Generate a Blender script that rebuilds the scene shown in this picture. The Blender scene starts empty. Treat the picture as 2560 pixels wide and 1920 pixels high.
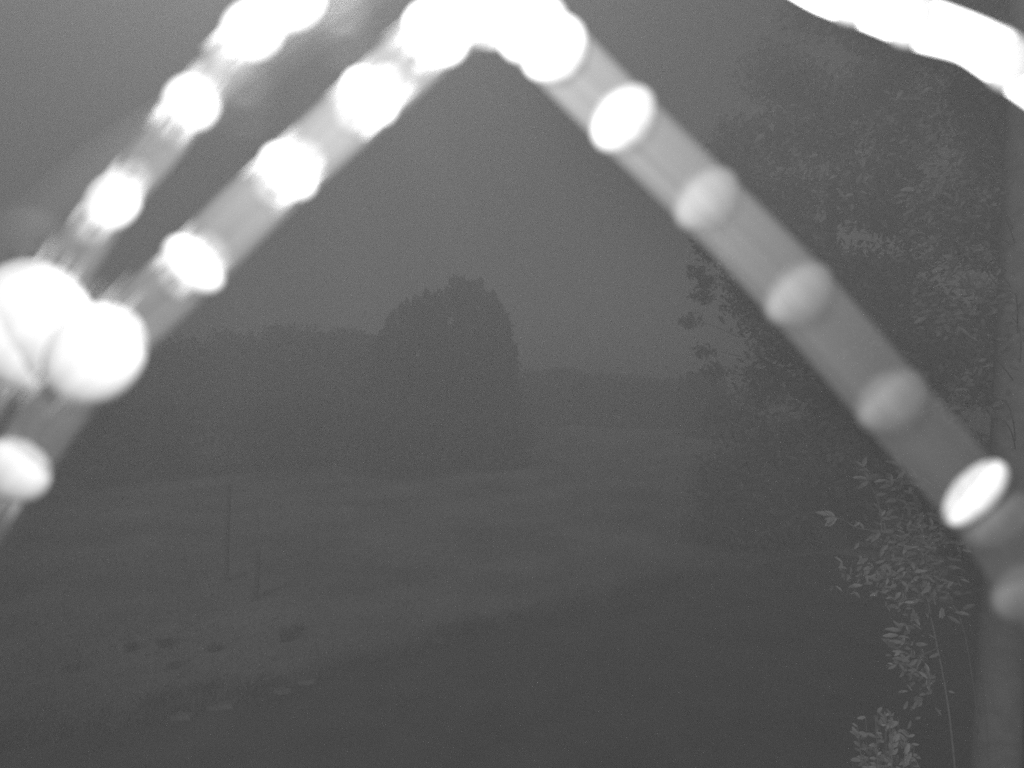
import bpy, math, random
import numpy as np
from mathutils import Vector, Matrix

# ------------------------------------------------------------------ camera
scene = bpy.context.scene
COL = scene.collection
CAM_Z = 4.0
FPX = 1525.0                      # focal length in pixels of a 2560 wide picture
cam_d = bpy.data.cameras.new('camera')
cam = bpy.data.objects.new('camera', cam_d)
COL.objects.link(cam)
cam.location = (0, 0, CAM_Z)
cam.rotation_euler = (math.radians(90), 0, 0)
cam_d.sensor_width = 36.0
cam_d.lens = 36.0 * FPX / 2560.0
cam_d.clip_start = 0.01
cam_d.clip_end = 2000
cam_d.dof.use_dof = True
cam_d.dof.focus_distance = 3.6
cam_d.dof.aperture_fstop = 2.7
scene.camera = cam

# ------------------------------------------------------------------ sky, sun, exposure
SUN_EL, SUN_ROT = math.radians(35), math.radians(200)
world = bpy.data.worlds.new('World')
scene.world = world
world.use_nodes = True
wn, wl = world.node_tree.nodes, world.node_tree.links
wn.clear()
sky = wn.new('ShaderNodeTexSky')
sky.sky_type = 'NISHITA'
sky.sun_disc = False
sky.sun_elevation = SUN_EL
sky.sun_rotation = SUN_ROT
sky.dust_density = 3.0
bw = wn.new('ShaderNodeRGBToBW')          # infrared camera: monochrome
bg = wn.new('ShaderNodeBackground')
bg.inputs['Strength'].default_value = 0.0305
wo = wn.new('ShaderNodeOutputWorld')
wl.new(sky.outputs[0], bw.inputs[0]); wl.new(bw.outputs[0], bg.inputs['Color']); wl.new(bg.outputs[0], wo.inputs['Surface'])

sun_d = bpy.data.lights.new('sun', 'SUN')
sun_d.energy = 0.6
sun_d.angle = math.radians(15)
sun = bpy.data.objects.new('sun', sun_d)
COL.objects.link(sun)
# light travels from the sun's side of the sky (north = +Y, clockwise)
sdir = Vector((math.sin(SUN_ROT) * math.cos(SUN_EL), math.cos(SUN_ROT) * math.cos(SUN_EL), math.sin(SUN_EL)))
sun.rotation_euler = sdir.to_track_quat('Z', 'Y').to_euler()

# the infrared illuminator beside the lens, which lights the near threads and leaves
lamp_d = bpy.data.lights.new('infrared_lamp', 'POINT')
lamp_d.energy = 148.0
lamp_d.shadow_soft_size = 0.02
lamp = bpy.data.objects.new('infrared_lamp', lamp_d)
COL.objects.link(lamp)
lamp.location = (-0.055, 0.12, CAM_Z + 0.17)

vs = scene.view_settings
vs.view_transform = 'Standard'
vs.look = 'None'
vs.exposure = -1.15
vs.gamma = 1.0
vs.use_curve_mapping = False
scene.render.engine = 'CYCLES'
scene.cycles.max_bounces = 6
scene.cycles.volume_bounces = 1
scene.cycles.transparent_max_bounces = 24
scene.cycles.use_denoising = False
try:
    scene.cycles.denoiser = 'OPENIMAGEDENOISE'
except Exception:
    pass

# ------------------------------------------------------------------ helpers
rng = np.random.default_rng(7)
random.seed(7)


def P(px, py, d):
    """world point seen at pixel (px,py) of the 2560x1920 picture, d metres ahead"""
    return Vector(((px - 1280) / FPX * d, d, CAM_Z + (960 - py) / FPX * d))


def G(px, py, z=0.0):
    d = (CAM_Z - z) * FPX / (py - 960)
    return P(px, py, d)


def tag(o, label=None, cat=None, group=None, kind=None):
    if label: o['label'] = label
    if cat: o['category'] = cat
    if group: o['group'] = group
    if kind: o['kind'] = kind
    return o


def obj(name, me, mat=None, parent=None, loc=None):
    if mat and not me.materials:
        me.materials.append(mat)
    o = bpy.data.objects.new(name, me)
    COL.objects.link(o)
    if parent: o.parent = parent
    if loc is not None: o.location = loc
    return o


def empty(name, loc):
    o = bpy.data.objects.new(name, None)
    o.empty_display_size = 0.1
    COL.objects.link(o)
    o.location = loc
    return o


def mesh(name, v, f, smooth=False):
    me = bpy.data.meshes.new(name)
    me.from_pydata([tuple(map(float, p)) for p in v], [], [tuple(map(int, q)) for q in f])
    if smooth:
        me.polygons.foreach_set('use_smooth', [True] * len(me.polygons))
    me.update()
    return me


def fast_mesh(name, verts, faces):
    """verts (n,3), faces (m,k) numpy arrays"""
    me = bpy.data.meshes.new(name)
    m, k = faces.shape
    me.vertices.add(len(verts)); me.vertices.foreach_set('co', verts.astype(np.float32).ravel())
    me.loops.add(m * k); me.loops.foreach_set('vertex_index', faces.astype(np.int32).ravel())
    me.polygons.add(m)
    me.polygons.foreach_set('loop_start', np.arange(0, m * k, k, dtype=np.int32))
    me.polygons.foreach_set('loop_total', np.full(m, k, dtype=np.int32))
    me.update(calc_edges=True)
    me.validate()
    return me


def tube(path, radii, n=10, cap=True, flat=1.0):
    """list of Vectors, radii -> verts, faces, uvs per vert (around, along)"""
    pts = [Vector(p) for p in path]
    v, f, uv = [], [], []
    up = Vector((0.13, 0.9, 0.31)).normalized()
    L = 0.0
    for i, p in enumerate(pts):
        t = (pts[min(i + 1, len(pts) - 1)] - pts[max(i - 1, 0)]).normalized()
        a = t.cross(up)
        if a.length < 1e-4: a = t.cross(Vector((1, 0, 0)))
        a.normalize(); b = t.cross(a)
        if flat < 1:
            a = t.cross(Vector((0, 1, 0))).normalized(); b = t.cross(a)
        if i: L += (p - pts[i - 1]).length
        for k in range(n):
            w = 2 * math.pi * k / n
            v.append(p + (a * math.cos(w) + b * math.sin(w) * flat) * radii[i])
            uv.append((k / n, L))
    for i in range(len(pts) - 1):
        for k in range(n):
            q = (k + 1) % n
            f.append((i * n + k, i * n + q, (i + 1) * n + q, (i + 1) * n + k))
    if cap:
        f.append(tuple(range(n - 1, -1, -1)))
        f.append(tuple(range((len(pts) - 1) * n, len(pts) * n)))
    return v, f, uv


def join(parts):
    v, f = [], []
    for pv, pf in parts:
        o = len(v)
        v += list(pv)
        f += [tuple(i + o for i in q) for q in pf]
    return v, f


def spline(pts, n=8):
    """Catmull-Rom through tuples"""
    a = [np.array(p, float) for p in pts]
    a = [2 * a[0] - a[1]] + a + [2 * a[-1] - a[-2]]
    out = []
    for i in range(1, len(a) - 2):
        p0, p1, p2, p3 = a[i - 1:i + 3]
        for k in range(n):
            t = k / n
            out.append(0.5 * ((2 * p1) + (p2 - p0) * t + (2 * p0 - 5 * p1 + 4 * p2 - p3) * t * t + (3 * p1 - p0 - 3 * p2 + p3) * t ** 3))
    out.append(a[-2])
    return out


# ------------------------------------------------------------------ materials (monochrome: infrared picture)
def mat(name, v, var=0.25, scale=6.0, rough=0.9, spec=0.2, transl=0.0, bump=0.0, detail=5, stretch=None, perobj=0.0):
    m = bpy.data.materials.new(name)
    m.use_nodes = True
    nt = m.node_tree; N, Lk = nt.nodes, nt.links
    b = N['Principled BSDF']
    b.inputs['Roughness'].default_value = rough
    b.inputs['Specular IOR Level'].default_value = spec
    tc = N.new('ShaderNodeTexCoord')
    src = tc.outputs['UV'] if stretch else tc.outputs['Object']
    mp = N.new('ShaderNodeMapping')
    if stretch: mp.inputs['Scale'].default_value = stretch
    Lk.new(src, mp.inputs[0])
    no = N.new('ShaderNodeTexNoise')
    no.inputs['Scale'].default_value = scale
    no.inputs['Detail'].default_value = detail
    Lk.new(mp.outputs[0], no.inputs['Vector'])
    mr = N.new('ShaderNodeMapRange')
    mr.inputs['From Min'].default_value = 0.3; mr.inputs['From Max'].default_value = 0.7
    mr.inputs['To Min'].default_value = v * (1 - var); mr.inputs['To Max'].default_value = v * (1 + var)
    Lk.new(no.outputs[0], mr.inputs[0])
    out = mr.outputs[0]
    if perobj:
        oi = N.new('ShaderNodeObjectInfo')
        m2 = N.new('ShaderNodeMapRange')
        m2.inputs['To Min'].default_value = 1 - perobj; m2.inputs['To Max'].default_value = 1 + perobj
        Lk.new(oi.outputs['Random'], m2.inputs[0])
        mu = N.new('ShaderNodeMath'); mu.operation = 'MULTIPLY'
        Lk.new(out, mu.inputs[0]); Lk.new(m2.outputs[0], mu.inputs[1]); out = mu.outputs[0]
    Lk.new(out, b.inputs['Base Color'])
    if bump:
        bp = N.new('ShaderNodeBump')
        bp.inputs['Strength'].default_value = bump
        Lk.new(no.outputs[0], bp.inputs['Height']); Lk.new(bp.outputs[0], b.inputs['Normal'])
    if transl:
        tr = N.new('ShaderNodeBsdfTranslucent')
        Lk.new(out, tr.inputs['Color'])
        mx = N.new('ShaderNodeMixShader'); mx.inputs[0].default_value = transl
        o = N['Material Output']
        Lk.new(b.outputs[0], mx.inputs[1]); Lk.new(tr.outputs[0], mx.inputs[2]); Lk.new(mx.outputs[0], o.inputs['Surface'])
    return m


def sheer(name, v, opac, var=.5, stretch=(26, 5, 1), fuzzy=0.0):
    """silk so sheer that most light passes between its fibres"""
    m = mat(name, v, .1, 1.0, rough=.8, stretch=stretch, transl=.45)
    nt = m.node_tree; N, Lk = nt.nodes, nt.links
    o = N['Material Output']
    sh = o.inputs['Surface'].links[0].from_socket
    no = [n for n in N if n.type == 'TEX_NOISE'][0]
    mr = N.new('ShaderNodeMapRange')
    mr.inputs['From Min'].default_value = .3; mr.inputs['From Max'].default_value = .7
    mr.inputs['To Min'].default_value = opac * (1 - var); mr.inputs['To Max'].default_value = opac * (1 + var)
    Lk.new(no.outputs[0], mr.inputs[0])
    tp = N.new('ShaderNodeBsdfTransparent')
    mx = N.new('ShaderNodeMixShader')
    if fuzzy:       # opacity fades towards the rim, for soft drop edges and glow
        lw = N.new('ShaderNodeLayerWeight'); lw.inputs['Blend'].default_value = .5
        iv = N.new('ShaderNodeMath'); iv.operation = 'SUBTRACT'; iv.inputs[0].default_value = 1
        pw = N.new('ShaderNodeMath'); pw.operation = 'POWER'; pw.inputs[1].default_value = fuzzy
        ml = N.new('ShaderNodeMath'); ml.operation = 'MULTIPLY'
        Lk.new(lw.outputs['Facing'], iv.inputs[1]); Lk.new(iv.outputs[0], pw.inputs[0]); Lk.new(pw.outputs[0], ml.inputs[0]); Lk.new(mr.outputs[0], ml.inputs[1])
        Lk.new(ml.outputs[0], mx.inputs[0])
    else:
        Lk.new(mr.outputs[0], mx.inputs[0])
    Lk.new(tp.outputs[0], mx.inputs[1]); Lk.new(sh, mx.inputs[2]); Lk.new(mx.outputs[0], o.inputs['Surface'])
    return m


M_field = mat('rough_grass_ground', 0.27, 0.5, 0.35, bump=0.3, detail=8)
M_nearground = mat('dark_nearground', 0.095, 0.35, 1.2, bump=0.3, detail=10)
M_grass = mat('grass_blades', 0.25, 0.4, 0.6, transl=0.3)
M_tuft = mat('dry_dark_weed', 0.2, 0.3, 4, transl=0.2)
M_stone = mat('pale_stone', 0.2, 0.25, 9, bump=0.4)
M_big = mat('right_tree_foliage', 0.2, 0.4, 0.8, transl=0.3)
M_dark = mat('dark_foliage', 0.05, 0.35, 1.2, transl=0.25)
M_mid = mat('mid_foliage', 0.16, 0.35, 1.2, transl=0.25)
M_leaf = mat('lit_leaf', 0.38, 0.3, 25, rough=0.6, spec=0.35, transl=0.3, perobj=0.35)
M_leaf2 = mat('lit_leaf_far', 0.31, 0.3, 25, rough=0.6, spec=0.3, transl=0.3, perobj=0.35)
M_stem = mat('pale_stem', 0.2, 0.25, 40, bump=0.2)
M_bark = mat('bark', 0.10, 0.4, 8, bump=0.6)
M_bark_pale = mat('pale_bark', 0.28, 0.2, 10, bump=0.5)
M_wood = mat('weathered_wood', 0.19, 0.35, 10, bump=0.4)
M_silk = sheer('grey_silk', .05, .3, .4, (22, .5, 1))
M_silk_dim = sheer('dim_silk', .062, .3, .25, (18, .4, 1))
M_silk_overexposed = mat('overexposed_silk', 0.75, 0.12, 1.0, rough=0.8, stretch=(22, 6, 1), bump=0.1)  # overexposure of the corner thread put into a much paler colour
M_fibre = sheer('fine_silk_fibre', .5, .10, .2)
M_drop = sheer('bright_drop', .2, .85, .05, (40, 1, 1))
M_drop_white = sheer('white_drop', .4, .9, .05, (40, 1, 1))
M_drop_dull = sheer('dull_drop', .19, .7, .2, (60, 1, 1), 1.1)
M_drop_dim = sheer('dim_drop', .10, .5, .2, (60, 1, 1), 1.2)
M_glow_shell = sheer('glow_shell_silk', .13, .3, .6, (70, .6, 1), .9)  # glow beside the bright drops, put into a sheer shell
M_thin = sheer('thin_silk', .03, .5, .1)
M_ghost = sheer('faint_drop', .03, .6, .1)

# ------------------------------------------------------------------ ground
xs = np.concatenate([-np.geomspace(3, 500, 40)[::-1], np.linspace(-2.6, 2.6, 14), np.geomspace(3, 500, 40)])
ys = np.concatenate([[-30, -10, -4, 0], np.linspace(2, 30, 60), np.geomspace(31, 900, 40)])


def gz(x, y):
    far = np.clip((y - 11) / 20, 0, 1)
    return far * (0.18 * np.sin(x * 0.31 + 1.2) * np.sin(y * 0.23) + 0.10 * np.sin(x * 0.8 + y * 0.5))


XX, YY = np.meshgrid(xs, ys)
ZZ = gz(XX, YY)
nv = len(xs)
V = np.stack([XX, YY, ZZ], -1).reshape(-1, 3)
I = np.arange(len(ys) * nv).reshape(len(ys), nv)
F = np.stack([I[:-1, :-1], I[:-1, 1:], I[1:, 1:], I[1:, :-1]], -1).reshape(-1, 4)
tag(obj('ground', fast_mesh('ground', V, F), M_field), kind='structure')

# darker ground across the foreground, with a ragged far edge
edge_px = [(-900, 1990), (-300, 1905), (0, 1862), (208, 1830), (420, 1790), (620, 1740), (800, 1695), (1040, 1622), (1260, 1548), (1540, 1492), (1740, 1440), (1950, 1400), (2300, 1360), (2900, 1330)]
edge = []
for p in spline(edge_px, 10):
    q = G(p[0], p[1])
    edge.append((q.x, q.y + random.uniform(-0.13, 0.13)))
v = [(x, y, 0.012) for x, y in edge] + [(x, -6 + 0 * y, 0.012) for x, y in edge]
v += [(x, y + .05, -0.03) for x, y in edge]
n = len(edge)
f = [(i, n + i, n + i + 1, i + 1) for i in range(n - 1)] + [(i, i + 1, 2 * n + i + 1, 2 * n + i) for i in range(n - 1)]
tag(obj('nearground', mesh('nearground', v, f), M_nearground), kind='structure')


def edge_y(x):
    e = np.array(edge)
    return np.interp(x, e[:, 0], e[:, 1])


# short grass on the field
nb = 60000
gy = 6.5 + 34 * rng.random(nb) ** 1.7
gx = (rng.random(nb) * 2 - 1) * gy * 0.95
gx[:15000] = rng.random(15000) * 15 - 8.5
gy[:15000] = edge_y(gx[:15000]) + rng.exponential(.22, 15000) - .12
keep = gy > edge_y(gx) - 0.12
gx, gy = gx[keep], gy[keep]
patch = np.sin(gx * 1.1 + 2) * np.sin(gy * 0.9) + 0.6 * np.sin(gx * 2.9 + gy * 1.7)
h = (0.05 + 0.10 * rng.random(len(gx))) * (0.8 + 0.22 * np.clip(patch, -1, 1)) * (0.8 + gy / 30)
an = rng.random(len(gx)) * 6.283
w = 0.006 + 0.0006 * gy
near = np.exp(-np.abs(gy - edge_y(gx)) / .25) * rng.random(len(gx)) ** 2
h = h * (1 + 1.6 * near)
base = np.stack([gx, gy, gz(gx, gy) - 0.005], -1)
side = np.stack([np.cos(an) * w, np.sin(an) * w, 0 * w], -1)
tip = base + np.stack([rng.normal(0, .4, len(gx)) * h, rng.normal(0, .4, len(gx)) * h, h], -1)
Vg = np.stack([base - side, base + side, tip], 1).reshape(-1, 3)
tag(obj('grass', fast_mesh('grass', Vg, np.arange(len(Vg)).reshape(-1, 3)), M_grass), kind='stuff')


# ------------------------------------------------------------------ weed tufts and stones along the edge
def tuft_mesh(h, r, n):
    vv, ff = [], []
    for k in range(n):
        a = random.uniform(0, 6.283); b = random.uniform(0, 6.283)
        p = Vector((math.cos(a), math.sin(a), 0)) * r * random.random() ** .5 * .6
        d = Vector((math.cos(b) * random.uniform(.1, .9), math.sin(b) * random.uniform(.1, .9), 1)).normalized()
        L = h * random.uniform(.5, 1)
        w = 0.012
        s = d.cross(Vector((0, 0, 1))).normalized() * w
        m_ = p + d * L * .55
        t = p + d * L + Vector((math.cos(b), math.sin(b), -.4)) * L * .25
        o = len(vv)
        vv += [p - s, p + s, m_ + s, m_ - s, t]
        ff += [(o, o + 1, o + 2, o + 3), (o + 3, o + 2, o + 4)]
    return mesh('grass_tuft', vv, ff)


tuft_src = [tuft_mesh(.34, .2, 110), tuft_mesh(.22, .24, 90), tuft_mesh(.28, .15, 70)]
tuft_spots = [(388, 1772, 1.15, 'large dark weed tuft on the dark ground edge, leftmost of the biggest ones'),
              (345, 1800, .8, 'low dark weed tuft just left of the large tuft at the dark ground edge'),
              (441, 1782, .7, 'small dark weed tuft just right of the large left tuft'),
              (517, 1736, .9, 'dark weed tuft standing in the grass above the edging stones'),
              (532, 1766, .7, 'small weed tuft at the dark ground edge beside a pale stone'),
              (625, 1742, 1.3, 'largest dark weed tuft halfway along the left edge of the dark ground'),
              (660, 1722, .8, 'smaller weed tuft leaning against the right of the largest tuft'),
              (782, 1698, .8, 'dark weed tuft beside the rightmost pale edging stone'),
              (852, 1678, .7, 'thin weed tuft on the dark ground edge left of a close pair'),
              (893, 1665, .7, 'thin weed tuft, right one of a close pair at the edge'),
              (435, 1668, .6, 'low weed tuft alone in the short grass at left'),
              (746, 1576, .7, 'dark weed tuft in the open grass right of the fence post'),
              (717, 1600, .8, 'wide weed tuft in the open grass below right of the fence post'),
              (535, 1626, .6, 'low weed tuft in the grass below the short fence post'),
              (411, 1616, .8, 'wide low weed tuft in the grass at the left middle'),
              (329, 1626, .6, 'low weed tuft left of a wide low one in the grass'),
              (176, 1676, .7, 'leftmost weed tuft in the short grass'),
              (1099, 1622, .7, 'weed tuft on the dark ground edge near the picture centre'),
              (1199, 1576, .8, 'weed tuft on the dark ground edge right of centre'),
              (1290, 1548, 1.0, 'long low weed tuft, farthest right along the dark ground edge')]
for i, (px, py, s, lab) in enumerate(tuft_spots):
    q = G(px, py)
    o = obj('grass_tuft', tuft_src[i % 3], M_tuft, None, (q.x, q.y, float(gz(q.x, q.y)) + .0))
    o.rotation_euler.z = random.uniform(0, 6.28); o.scale = (s, s, s * random.uniform(.8, 1.1))
    tag(o, lab, 'weed', 'weed tufts along the dark ground edge and in the grass')

for px, py, L, lab in [(294, 1812, .34, 'pale flat edging stone nearest the left end of the dark ground edge'),
                       (452, 1797, .30, 'pale flat edging stone below the large left weed tuft'),
                       (552, 1770, .36, 'pale flat edging stone between the two largest weed tufts'),
                       (700, 1733, .26, 'small pale edging stone right of the largest weed tuft'),
                       (764, 1708, .34, 'rightmost pale flat edging stone by the dark ground')]:
    q = G(px, py)
    vv, ff = [], []
    k = 10
    for j, (zz, rr) in enumerate([(-.02, 1), (.045, 1), (.06, .82)]):
        for a in range(k):
            w = a / k * 6.283
            r = rr * (1 + .18 * math.sin(a * 2.3 + px))
            vv.append((math.cos(w) * L * .5 * r, math.sin(w) * L * .24 * r, zz))
    for j in range(2):
        for a in range(k):
            b = (a + 1) % k
            ff.append((j * k + a, j * k + b, (j + 1) * k + b, (j + 1) * k + a))
    ff.append(tuple(range(2 * k, 3 * k)))
    o = obj('edging_stone', mesh('edging_stone', vv, ff), M_stone, None, (q.x, q.y, 0.0))
    o.rotation_euler.z = random.uniform(-.1, .45)
    tag(o, lab, 'stone', 'edging stones at the dark ground edge')


# ------------------------------------------------------------------ fence posts
def post(px, ytop, ybot, w, lean, lab):
    q = G(px, ybot)
    h = (ybot - ytop) / FPX * q.y
    t = empty('fence_post', (q.x, q.y, float(gz(q.x, q.y)) - .02))
    sec = []
    vv, ff, _ = tube([(lean * z * h, 0, z * h) for z in (0, .33, .66, .97, 1)], [w * .5, w * .48, w * .49, w * .47, w * .36], 9)
    obj('post', mesh('post', vv, ff), M_wood, t)
    vv, ff, _ = tube([(lean * h * .8 - w * .56, -w * .1, h * .8), (lean * h * .8, -w * .57, h * .8), (lean * h * .8 + w * .56, -w * .1, h * .8)], [.008] * 3, 6)
    obj('wire_staple', mesh('wire_staple', vv, ff), M_stone, t)
    return tag(t, lab, 'fence post', 'wooden posts at the left of the grass')


post(632, 1372, 1500, .2, .05, 'short dark wooden post, the right and thicker of two in the grass')
post(560, 1205, 1455, .17, .03, 'tall thin dark wooden post, left one of two in the grass')


# ------------------------------------------------------------------ trees
def leaf_cloud(centres, n, size, upright=0.0, shell=.55):
    """centres: (x,y,z,rx,ry,rz,weight); random leaf faces spread through the clumps"""
    c = np.array(centres, float)
    wt = c[:, 6] / c[:, 6].sum()
    idx = rng.choice(len(c), n, p=wt)
    d = rng.normal(size=(n, 3)); d /= np.linalg.norm(d, axis=1)[:, None]
    r = (shell + (1 - shell) * rng.random(n) ** .6) * np.where(rng.random(n) < .75, 1, rng.random(n))
    r *= 1 + .12 * rng.normal(size=n)
    p = c[idx, :3] + d * r[:, None] * c[idx, 3:6]
    a = rng.normal(size=(n, 3))
    a[:, 2] = a[:, 2] * (1 - upright) + upright * 2.2 * np.abs(a[:, 2] + .6)
    a /= np.linalg.norm(a, axis=1)[:, None]
    b = np.cross(a, rng.normal(size=(n, 3))); b /= np.linalg.norm(b, axis=1)[:, None]
    s = size * (.5 + .9 * rng.random(n))[:, None]
    Vq = np.stack([p - a * s * .8, p + b * s * .34, p + a * s * .9, p - b * s * .34], 1).reshape(-1, 3)
    return fast_mesh('crown', Vq, np.arange(len(Vq)).reshape(-1, 4))


def trunk_mesh(h, r, limbs=6, spread=1.5):
    parts = []
    vv, ff, _ = tube([(0, 0, -.1), (.03, 0, h * .3), (-.05, .04, h * .65), (.02, 0, h)], [r * 1.25, r, r * .7, r * .25], 8)
    parts.append((vv, ff))
    for k in range(limbs):
        z = h * (.3 + .6 * k / limbs); a = k * 2.4
        L = spread * (1 - .5 * k / limbs)
        e = Vector((math.cos(a) * L, math.sin(a) * L, z + L * .7))
        vv, ff, _ = tube([(0, 0, z), Vector((0, 0, z)).lerp(e, .5) + Vector((0, 0, -.05 * L)), e], [r * .45, r * .3, r * .08], 6)
        parts.append((vv, ff))
    return mesh('trunk', *join(parts))


def tree(name, px, d, top_py, width_px, label, cat, group, m, n=6000, leaf=.22, shape='round', base_frac=.12, upright=.2):
    x = (px - 1280) / FPX * d
    z0 = float(gz(x, d))
    H = CAM_Z + (960 - top_py) / FPX * d - z0
    W = width_px / FPX * d * .5
    t = empty(name, (x, d, z0))
    obj('trunk', trunk_mesh(H * .8, max(.06, W * .06), 6, W * .6), M_bark, t)
    C = []
    k = 26
    for i in range(k):
        u = (i + .5) / k
        zz = H * (base_frac + (1 - base_frac) * u)
        if shape == 'round':
            prof = math.sin(math.pi * min(1, (.12 + .80 * u))) ** .6
        elif shape == 'cone':
            prof = (1 - u) ** .75 * 1.0 + .04
        else:
            prof = min(1, 1.25 * (1.03 - u) ** .5)
        a = i * 2.399
        rr = W * prof * random.uniform(.35, .72)
        cr = W * random.uniform(.28, .42) * (.5 + .6 * prof)
        C.append((math.cos(a) * rr, math.sin(a) * rr, min(zz, H - cr * .8), cr, cr, cr * .9, cr ** 2))
    obj('crown', leaf_cloud(C, n, leaf, upright), m, t)
    return tag(t, label, cat, group)


# centre: tall dome with spiky upright shoots
def spiky_tree():
    d = 36.0
    x0 = (1125 - 1280) / FPX * d
    z0 = float(gz(x0, d))
    t = empty('garden_tree', (x0, d, z0))
    k = d / FPX
    obj('trunk', trunk_mesh(7.5, .3, 8, 2.2), M_bark, t)
    C = []
    # outline of the crown in pixels: x, top
    out = [(955, 850), (985, 800), (1015, 778), (1050, 762), (1085, 745), (1110, 742), (1140, 712), (1165, 720), (1195, 722), (1220, 745), (1235, 772), (1248, 800), (1260, 850), (1270, 900)]
    for px, py in out:
        top = CAM_Z + (960 - py) * k - z0
        xx = (px - 1125) * k
        for s in range(6):
            zz = top - .85 - (s + random.uniform(-.45, .45) * (s > 0)) * (top - 1.0) / 6
            r = .65
            C.append((xx + random.uniform(-.25, .25), random.uniform(-2.2, 2.2) * (1 - .5 * abs(px - 1125) / 170), zz, r, r, r * 1.5, 1))
        # shoots that break the outline
        for s in range(4):
            C.append((xx + random.uniform(-.4, .4), random.uniform(-1, 1), top - random.uniform(-.18, .35), .10, .10, .5, .16))
    obj('crown', leaf_cloud(C, 32000, .27, .5), M_dark, t)
    tag(t, 'tall domed garden tree with spiky upright shoots, dark against the sky at centre', 'tree')


spiky_tree()
G1 = 'trees along the left skyline'
for a in [(420, 50, 845, 330, 'rounded tree low behind the thread, leftmost on the left skyline'),
          (600, 52, 830, 300, 'rounded tree on the left skyline, second from the left'),
          (735, 48, 812, 270, 'highest rounded tree on the left skyline between lower ones'),
          (865, 47, 826, 220, 'rounded tree on the left skyline next to the spiky tree'),
          (940, 42, 862, 170, 'low bushy tree tucked against the left side of the spiky tree'),
          (230, 46, 830, 320, 'hazy tree low at the left edge behind the bright blob')]:
    tree('skyline_tree', a[0], a[1], a[2], a[3], a[4], 'tree', G1, M_dark, 5000, .30, 'round', .05)
G2 = 'low bushes along the right skyline'
for i, a in enumerate([(1330, 58, 928, 190, 'low bush right beside the spiky tree on the skyline'),
          (1405, 60, 920, 150, 'slightly taller pointed bush on the low skyline'),
          (1490, 60, 934, 190, 'broad low bush in the middle of the low skyline'),
          (1575, 57, 940, 170, 'low bush right of the skyline middle'),
          (1660, 56, 950, 180, 'lowest bush on the skyline towards the big tree'),
          (1755, 44, 932, 150, 'feathery bush on the skyline against the big dark tree')]):
    tree('skyline_bush', a[0], a[1], a[2], a[3], a[4], 'bush', G2, M_mid, 4500, .30, 'round', .02)

# far wood that closes the horizon
C = []
for i in range(150):
    xx = -130 + 260 * i / 150 + random.uniform(-1.5, 1.5)
    hh = random.uniform(3.0, 4.0)
    C.append((xx, 84 + random.uniform(-4, 10), hh * .5, 2.6, 2.0, hh * .5, 1))
tag(obj('far_wood', leaf_cloud(C, 40000, .5, .1), M_mid), kind='stuff')

# mid-distance shrubs below the skyline
G3 = 'shrubs across the back of the grass'
for a in [(700, 30, 985, 420, 'wide dark shrub below the left skyline trees'),
          (980, 27, 1000, 360, 'dark shrub in front of the spiky tree'),
          (330, 26, 1000, 380, 'dim shrub at the left behind the lower thread'),
          (1230, 29, 1030, 260, 'small pale shrub below the right foot of the spiky tree')]:
    tree('shrub', a[0], a[1], a[2], a[3], a[4], 'shrub', G3, M_mid, 5000, .17, 'round', .0)


# big dark tree filling the right side
def big_tree():
    d = 15.0
    px0 = 2080
    x0 = (px0 - 1280) / FPX * d
    t = empty('broad_tree', (x0, d, float(gz(x0, d))))
    k = d / FPX
    obj('trunk', trunk_mesh(9.5, .28, 9, 2.0), M_bark, t)
    C = []
    left = [(1960, -120), (1890, 60), (1810, 200), (1740, 330), (1700, 450), (1740, 560), (1770, 660), (1790, 770), (1810, 870), (1830, 980), (1770, 1080), (1720, 1180), (1690, 1280), (1720, 1350)]
    left = [(max(px, 1690) + 85 - (40 if py > 1000 else 0), py) for px, py in left]
    for px, py in left:
        z = CAM_Z + (960 - py) * k
        wpx = 2650 - px
        for j in range(9):
            u = (j + .35) / 9
            C.append(((px + u * wpx - px0) * k, random.uniform(-1.6, 1.6) * (.4 + u), z + random.uniform(-.35, .35), .9, .8, .75, 1))
    # twigs reaching out to the left
    for px, py in [(1722, 806), (1745, 690), (1768, 705), (1765, 880), (1790, 930), (1752, 745), (1745, 625), (1780, 640), (1760, 560), (1800, 470)]:
        c = Vector(((px - px0) * k, random.uniform(-.3, .3), CAM_Z + (960 - py) * k))
        C.append((c.x, c.y, c.z, .34, .3, .24, .10))
        e = Vector(((1850 - px0) * k, 0, c.z + random.uniform(-.5, -.1)))
        v2, f2, _ = tube([c + Vector((-.1, 0, .02)), c.lerp(e, .4) + Vector((0, 0, .06)), e], [.003, .006, .012], 5)
        obj('branch', mesh('branch', v2, f2), M_bark, t)
    obj('crown', leaf_cloud(C, 90000, .12, .1, .2), M_big, t)
    tag(t, 'big dark leafy tree filling the right side behind the beaded thread', 'tree')


big_tree()


# ------------------------------------------------------------------ near leafy plants lit by the lamp
def leaf_src(L, W, lobes=0.0):
    """a leaf lying along +Y from the origin, folded along its midrib, slightly curled"""
    n = 6
    vv, ff = [], []
    for i in range(n + 1):
        u = i / n
        w = W * .5 * (math.sin(math.pi * min(1, u * .93 + .05)) ** .8) * (1 + lobes * (1 if i % 2 else -1))
        if i in (0,): w = W * .05
        if i == n: w = W * .02
        z = -.22 * L * u * u
        vv += [(-w, u * L, z + w * .35), (0, u * L, z), (w, u * L, z + w * .35)]
    for i in range(n):
        a = i * 3
        ff += [(a, a + 1, a + 4, a + 3), (a + 1, a + 2, a + 5, a + 4)]
    return mesh('leaf', vv, ff, True)


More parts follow.
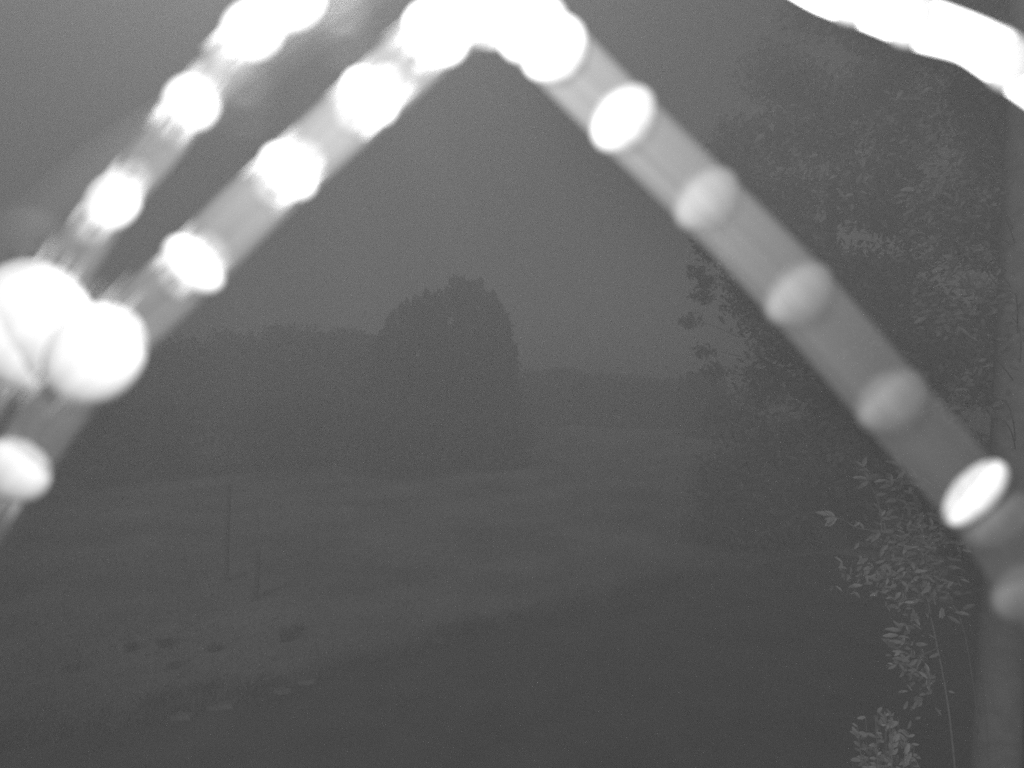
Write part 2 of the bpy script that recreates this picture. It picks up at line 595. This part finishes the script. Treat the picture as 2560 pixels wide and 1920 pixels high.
def place_leaf(me, m, parent, pos, direction, roll, s):
    o = obj('leaf', me, m, parent)
    d = Vector(direction).normalized()
    up = Vector((random.uniform(-.5, .5), -1 + random.uniform(-.6, .6), .7 + roll)).normalized()
    x = d.cross(up)
    if x.length < 1e-3: x = Vector((1, 0, 0))
    x.normalize(); z = x.cross(d)
    R = Matrix((x, d, z)).transposed().to_4x4()
    o.matrix_local = Matrix.Translation(Vector(pos) - parent.location) @ R @ Matrix.Diagonal((s, s, s, 1))
    return o


def rest_leaves(t, leaves, srcs, m):
    """the leaves past the limit: one joined part"""
    parts = []
    for p, dr in leaves:
        me = random.choice(srcs)
        d = Vector(dr).normalized(); x = d.cross(Vector((random.uniform(-.5, .5), -1, .7))).normalized(); z = x.cross(d)
        R = Matrix((x, d, z)).transposed()
        s = random.uniform(.6, 1.1)
        parts.append(([R @ (vx.co * s) + p - t.location for vx in me.vertices], [tuple(pl.vertices) for pl in me.polygons]))
    o = obj('foliage', mesh('foliage', *join(parts)), m, t)
    o['kind'] = 'stuff'


def rand_dir(dx=0., dz=0.):
    return Vector((random.gauss(dx, .8), random.gauss(0, .6), random.gauss(dz, .6)))


def sapling():
    D = 2.7
    base = P(2420, 960 + CAM_Z / D * FPX, D)
    t = empty('sapling', (base.x, base.y, 0))
    tip_w = lambda pts, dd: [P(px, py, dd + o) for px, py, o in pts]
    stems = {
        'main': ([(2420, 2608, 0), (2400, 2100, 0), (2378, 1830, 0), (2360, 1703, 0), (2339, 1597, 0), (2322, 1510, 0), (2314, 1389, 0), (2298, 1303, 0), (2290, 1254, 0), (2272, 1200, 0), (2249, 1160, 0)], .0052, .0016),
        'b': ([(2425, 2965, .3), (2452, 2200, .3), (2446, 1850, .25), (2425, 1660, .12), (2401, 1549, .05), (2375, 1500, .05), (2341, 1433, .05), (2307, 1360, .05), (2290, 1330, .05)], .0045, .0016),
        'c': ([(2318, 1420, 0), (2270, 1365, -.08), (2225, 1339, -.12), (2196, 1329, -.15), (2143, 1319, -.17), (2105, 1298, -.18), (2071, 1288, -.2)], .004, .0014),
        'd': ([(2204, 1333, -.14), (2201, 1283, -.15), (2189, 1240, -.15), (2167, 1192, -.16), (2155, 1163, -.16)], .0034, .0012),
        'e': ([(2384, 1512, .05), (2336, 1495, 0), (2307, 1493, -.05), (2245, 1497, -.1), (2205, 1480, -.1)], .003, .0012),
        'f': ([(2330, 1545, 0), (2280, 1450, -.1), (2240, 1440, -.1), (2190, 1450, -.12)], .003, .0012),
        'g': ([(2298, 1303, 0), (2262, 1290, 0), (2235, 1240, -.05), (2225, 1185, -.05)], .003, .0012),
        'h': ([(2345, 1620, 0), (2290, 1640, -.1), (2245, 1622, -.1), (2215, 1600, -.12)], .003, .0012),
        'i': ([(2360, 1703, 0), (2310, 1690, -.1), (2262, 1660, -.1), (2215, 1665, -.12)], .003, .0012),
        'j': ([(2322, 1470, 0), (2370, 1420, .1), (2410, 1370, .15), (2440, 1330, .15)], .003, .0012),
        'k': ([(2308, 1340, 0), (2350, 1300, .1), (2372, 1262, .1)], .003, .0012),
    }
    srcs = [leaf_src(.052, .017, .1), leaf_src(.042, .015, .06), leaf_src(.060, .018, .12), leaf_src(.034, .014, 0)]
    leaves = []
    for key, (pts, r0, r1) in stems.items():
        sp = [P(a[0], a[1], D + a[2]) for a in spline(pts, 6)]
        nn = len(sp)
        vv, ff, _ = tube([p - t.location for p in sp], [r0 + (r1 - r0) * i / (nn - 1) for i in range(nn)], 7)
        obj('stem' if key in 'main' else 'branch', mesh('stem', vv, ff, True), M_stem, t)
        cnt = {'main': 46, 'b': 22, 'c': 22, 'd': 20, 'e': 18, 'f': 22, 'g': 24, 'h': 16, 'i': 20, 'j': 22, 'k': 16}[key]
        for i in range(cnt):
            u = random.uniform(.55, 1) if key in ('main', 'b') else random.uniform(.12, 1)
            q = u * (nn - 1); a = int(min(q, nn - 2)); p = sp[a].lerp(sp[a + 1], q - a)
            ax = (sp[a + 1] - sp[a]).normalized()
            leaves.append((p, ax * random.uniform(.2, 1) + rand_dir(-.15, -.1)))
    # leaves on short twigs filling the mass
    for (cx, cy, rx, ry, cnt) in [(2285, 1350, 100, 90, 230), (2230, 1430, 140, 70, 150), (2330, 1470, 100, 70, 90), (2270, 1600, 60, 80, 50), (2305, 1700, 55, 80, 50), (2260, 1190, 50, 40, 24)]:
        for i in range(cnt):
            p = P(random.gauss(cx, rx * .5), random.gauss(cy, ry * .5), D + random.uniform(-.2, .2))
            leaves.append((p, rand_dir(-.2, -.2)))
    random.shuffle(leaves)
    for p, dr in leaves[:300]:
        place_leaf(random.choice(srcs), M_leaf, t, p, dr, random.uniform(-.3, .5), random.uniform(.45, 1.0))
    rest_leaves(t, leaves[300:], srcs, M_leaf)
    tag(t, 'slender leafy sapling with pale stems, lit in front of the dark tree at right', 'sapling')


sapling()


def low_bush():
    D = 2.6
    base = P(2215, 960 + CAM_Z / D * FPX, D)
    t = empty('leafy_bush', (base.x, base.y, 0))
    srcs = [leaf_src(.044, .017, .08), leaf_src(.036, .014, .05)]
    leaves = []
    for i in range(16):
        px = random.uniform(2135, 2290); py = 1770 + abs(px - 2190) * .7 + random.uniform(-20, 60)
        o = random.uniform(-.25, .2)
        pts = [P(2215, 2750, D), P(2215 + (px - 2215) * .3, 2300, D + o * .5), P(2215 + (px - 2215) * .7, 2000, D + o), P(px, py, D + o)]
        pts = [Vector(p) for p in spline([tuple(p) for p in pts], 5)]
        pts[0].z = max(0, pts[0].z)
        nn = len(pts)
        vv, ff, _ = tube([p - t.location for p in pts], [.005 - .0037 * k / (nn - 1) for k in range(nn)], 6)
        obj('branch', mesh('branch', vv, ff, True), M_stem, t)
        for k in range(18):
            u = random.uniform(.6, 1) ** .8
            q = u * (nn - 1); a = int(min(q, nn - 2)); p = pts[a].lerp(pts[a + 1], q - a)
            leaves.append((p, rand_dir(0, .3)))
    for p, dr in leaves[:300]:
        place_leaf(random.choice(srcs), M_leaf, t, p, dr, random.uniform(-.3, .5), random.uniform(.6, 1.1))
    tag(t, 'low leafy bush at the bottom right below the sapling', 'bush')


low_bush()


def near_tree():
    D = 4.4
    base = P(2478, 960 + CAM_Z / D * FPX, D)
    t = empty('leafy_tree', (base.x, base.y, 0))
    vv, ff, _ = tube([p - t.location for p in (P(2478, 2360, D), P(2486, 1960, D), P(2500, 1600, D), P(2528, 1250, D), P(2548, 850, D), P(2562, 450, D), P(2566, 100, D), P(2540, -300, D))], [.17, .15, .14, .14, .14, .13, .11, .03], 16)
    obj('trunk', mesh('trunk', vv, ff, True), M_bark_pale, t)
    clusters = [(2226, 270), (2245, 300), (2300, 350), (2320, 330), (2404, 415), (2300, 500), (2318, 520), (2375, 545), (2289, 568), (2363, 602), (2444, 632), (2438, 716), (2410, 700), (2312, 765), (2298, 772), (2340, 785),
                (2375, 807), (2444, 819), (2427, 862), (2409, 965), (2421, 1015), (2146, 452), (1990, 404), (1930, 285), (2480, 560), (2500, 760), (2470, 900), (2360, 450), (2260, 640), (2390, 640), (2400, 760)]
    srcs = [leaf_src(.065, .034, .1), leaf_src(.055, .028, .12), leaf_src(.078, .036, .1)]
    leaves = []
    for i, (cx, cy) in enumerate(clusters):
        o = random.uniform(-.5, .5)
        c = P(cx, cy, D + o)
        root_py = min(1150, cy + 160 + random.uniform(-40, 80))
        r = P(2545, root_py, D)
        mid = r.lerp(c, .55) + Vector((0, random.uniform(-.15, .15), random.uniform(-.05, .14)))
        pts = [Vector(p) for p in spline([tuple(r), tuple(mid), tuple(c)], 6)]
        nn = len(pts)
        vv, ff, _ = tube([p - t.location for p in pts], [.005 - .004 * k / (nn - 1) for k in range(nn)], 6)
        obj('branch', mesh('branch', vv, ff, True), M_stem, t)
        for k in range(20):
            p = c + Vector((random.gauss(0, .06), random.gauss(0, .08), random.gauss(0, .055)))
            leaves.append((p, rand_dir(-.3, -.1)))
        for k in range(10):
            u = random.uniform(.45, 1); q = u * (nn - 1); a = int(min(q, nn - 2))
            leaves.append((pts[a].lerp(pts[a + 1], q - a) + Vector((random.gauss(0, .05), random.gauss(0, .05), random.gauss(0, .05))), rand_dir(-.2, 0)))
    random.shuffle(leaves)
    for p, dr in leaves[:300]:
        place_leaf(random.choice(srcs), M_leaf2, t, p, dr, random.uniform(-.3, .5), random.uniform(.6, 1.15))
    rest_leaves(t, leaves[300:], srcs, M_leaf2)
    tag(t, 'leafy tree with pale trunk at the right edge and faintly lit leaf clusters', 'tree')


near_tree()


# ------------------------------------------------------------------ spider threads hanging close to the lens
def ellipsoid(r_ac, r_al, axis, rough=.012, seg=28, rings=18):
    """ellipsoid, radius r_ac across and r_al along the axis"""
    ax = Vector(axis).normalized()
    a = ax.cross(Vector((0, 1, 0))).normalized(); b = ax.cross(a)
    vv, ff = [], []
    ph = random.uniform(0, 6)
    for i in range(rings + 1):
        th = math.pi * i / rings
        for k in range(seg):
            w = 2 * math.pi * k / seg
            q = 1 + rough * (math.sin(3 * w + ph) * math.sin(2 * th + ph) + .6 * math.sin(5 * w + 2 * th + ph))
            vv.append((a * math.cos(w) + b * math.sin(w) * .46) * math.sin(th) * r_ac * q + ax * math.cos(th) * r_al * q)
    for i in range(rings):
        for k in range(seg):
            q = (k + 1) % seg
            ff.append((i * seg + k, i * seg + q, (i + 1) * seg + q, (i + 1) * seg + k))
    me = mesh('drop', vv, ff, True)
    ul = me.uv_layers.new(name='UVMap')
    for lp in me.loops:
        i, k = divmod(lp.vertex_index, seg)
        ul.data[lp.index].uv = (k / seg, i / rings)
    return me


def thread(path, depth, label, silk, beads, nfib=36, group='silk threads hanging in front of the lens'):
    """path: (px,py,half width px, depth offset); beads: (px,py,half across px, half along px, material)"""
    sp = spline(path, 14)
    pts = [P(a[0], a[1], depth + a[3]) for a in sp]
    rad = [a[2] / FPX * (depth + a[3]) for a in sp]
    bl = []
    for (bx, by, ra, rl, m) in beads:
        j = min(range(len(sp)), key=lambda i: (sp[i][0] - bx) ** 2 + (sp[i][1] - by) ** 2)
        bl.append((j, bx, by, ra, rl, m))
    t = empty('silk_thread', pts[0])
    vv, ff, uv = tube([p - t.location for p in pts], rad, 28, True, .35)
    me = mesh('strand', vv, ff, True)
    ul = me.uv_layers.new(name='UVMap')
    for lp in me.loops:
        u = uv[lp.vertex_index]
        ul.data[lp.index].uv = (u[0], u[1] * 10)
    obj('strand', me, silk, t)
    fib = []
    for (j, bx, by, ra, rl, m) in bl:
        dd = depth + sp[j][3]
        k = dd / FPX
        a, b = pts[max(j - 1, 0)], pts[min(j + 1, len(pts) - 1)]
        ax = (b - a).normalized()
        c = P(bx, by, dd)
        obj('drop', ellipsoid(ra * k, rl * k, ax if m != M_drop_white else Vector((130, 0, -110))), m, t, c - t.location)
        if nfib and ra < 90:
            obj('glow_shell', ellipsoid(ra * k * .82, rl * k * 1.6, ax, 0), M_glow_shell, t, c - t.location)  # added shell that shapes a streaky glow along the strand
        # fine fibres that run along the strand out of the drop
        n1 = ax.cross(Vector((0, 1, 0))).normalized(); n2 = ax.cross(n1)
        if n2.y > 0: n2 = -n2
        for q in range(nfib):
            w = random.uniform(-1.1, 1.1)
            dirn = n1 * math.sin(w) + n2 * (math.cos(w) * .36)
            R = rad[j] * 1.015
            L = rl * k * random.uniform(.9, 1.6); s = random.choice((-1, 1))
            st = c + dirn * R + ax * s * rl * k * .3
            en = c + dirn * R + ax * s * L
            r_ = .0007 * random.uniform(.5, 1.2)
            v2, f2, _ = tube([st - t.location, st.lerp(en, .6) - t.location, en - t.location], [r_, r_ * .8, r_ * .15], 4)
            fib.append((v2, f2))
    if fib:
        o = obj('silk_fibres', mesh('silk_fibres', *join(fib)), M_fibre, t)
        o['kind'] = 'stuff'
    tag(t, label, 'silk thread', group)
    return t


D0 = .35
# steep thread at the upper left
thread([(830, -130, 62, .0), (728, 5, 62, .0), (629, 90, 60, 0), (480, 262, 58, 0), (385, 385, 56, 0), (283, 507, 56, 0), (190, 640, 62, 0), (95, 790, 66, 0), (0, 935, 62, 0), (-90, 1070, 60, 0)], D0,
       'steep bright thread with round white drops across the upper left corner', M_silk,
       [(735, 0, 76, 84, M_drop), (632, 78, 75, 86, M_drop), (480, 260, 72, 76, M_drop), (283, 507, 64, 82, M_drop), (85, 785, 142, 132, M_drop), (5, 820, 140, 140, M_drop), (150, 850, 122, 122, M_drop), (60, 880, 100, 100, M_drop)])
# long thread from the apex to the left edge
thread([(1300, -70, 92, -.01), (1215, -5, 92, -.01), (1085, 95, 84, -.01), (932, 240, 78, -.01), (722, 431, 76, -.01), (600, 545, 78, -.01), (485, 663, 78, -.01), (360, 780, 80, -.01), (241, 899, 80, -.01), (130, 1040, 78, -.01), (35, 1180, 76, -.01), (-80, 1340, 74, -.01)], D0,
       'long thread with five white drops running from the top centre down to the left edge', M_silk,
       [(1092, 86, 90, 80, M_drop), (926, 245, 82, 66, M_drop), (722, 431, 82, 64, M_drop), (485, 663, 88, 60, M_drop), (240, 888, 116, 140, M_drop), (35, 1178, 92, 78, M_drop)])
# long thread down the right
thread([(1150, -110, 90, 0), (1260, 10, 92, 0), (1385, 125, 88, 0), (1557, 297, 86, .005), (1765, 498, 86, .01), (1996, 735, 90, .01), (2228, 1001, 92, .01), (2455, 1262, 94, .01), (2560, 1420, 92, .01), (2680, 1600, 92, .01)], D0,
       'broad dim grey thread with soft drops, from the top centre to the right edge', M_silk_dim,
       [(1230, 5, 118, 118, M_drop), (1330, 70, 96, 90, M_drop), (1385, 122, 92, 78, M_drop), (1557, 297, 97, 72, M_drop_dull), (1765, 498, 96, 70, M_drop_dim), (1996, 735, 99, 70, M_drop_dim),
        (2228, 1001, 99, 72, M_drop_dim), (2440, 1234, 102, 50, M_drop_white), (2496, 1298, 98, 62, M_drop_dim), (2568, 1480, 96, 70, M_drop_dim)], 0)
# saturated thread in the upper right corner
thread([(1960, -130, 88, -.05), (2080, -55, 86, -.05), (2185, 0, 72, -.05), (2310, 60, 62, -.05), (2420, 97, 56, -.05), (2500, 140, 62, -.05), (2600, 205, 66, -.05), (2720, 290, 66, -.05)], D0,
       'thick overexposed white thread cutting across the upper right corner', M_silk_overexposed,
       [(2140, -20, 80, 90, M_drop), (2275, 50, 66, 70, M_drop), (2530, 160, 68, 70, M_drop)], 30)
# thin thread much closer to the lens: a faint wide blur
thread([(960, -90, 24, 0), (860, -5, 24, 0), (752, 72, 24, 0), (610, 180, 24, 0), (490, 270, 24, 0), (300, 390, 24, 0), (72, 570, 24, 0), (-60, 660, 24, 0)], .10,
       'faint ghostly thread blurred wide behind the steep thread at upper left', M_thin,
       [(862, 75, 52, 52, M_ghost), (607, 250, 48, 48, M_ghost), (75, 618, 54, 54, M_ghost)], 0)

# ------------------------------------------------------------------ added air volume, its scatter stands for veiling lens glare
hv = [(x, y, z) for z in (-1.5, 15.5) for x, y in ((-160, -40), (160, -40), (160, 140), (-160, 140))]
hf = [(3, 2, 1, 0), (4, 5, 6, 7), (0, 1, 5, 4), (1, 2, 6, 5), (2, 3, 7, 6), (3, 0, 4, 7)]
mh = bpy.data.materials.new('glare_haze_air')
mh.use_nodes = True
mh.node_tree.nodes.clear()
pv = mh.node_tree.nodes.new('ShaderNodeVolumePrincipled')
pv.inputs['Color'].default_value = (.97, .97, .97, 1)
pv.inputs['Density'].default_value = 0.0168
mo = mh.node_tree.nodes.new('ShaderNodeOutputMaterial')
mh.node_tree.links.new(pv.outputs[0], mo.inputs['Volume'])
tag(obj('glare_haze', mesh('glare_haze', hv, hf), mh), kind='stuff')
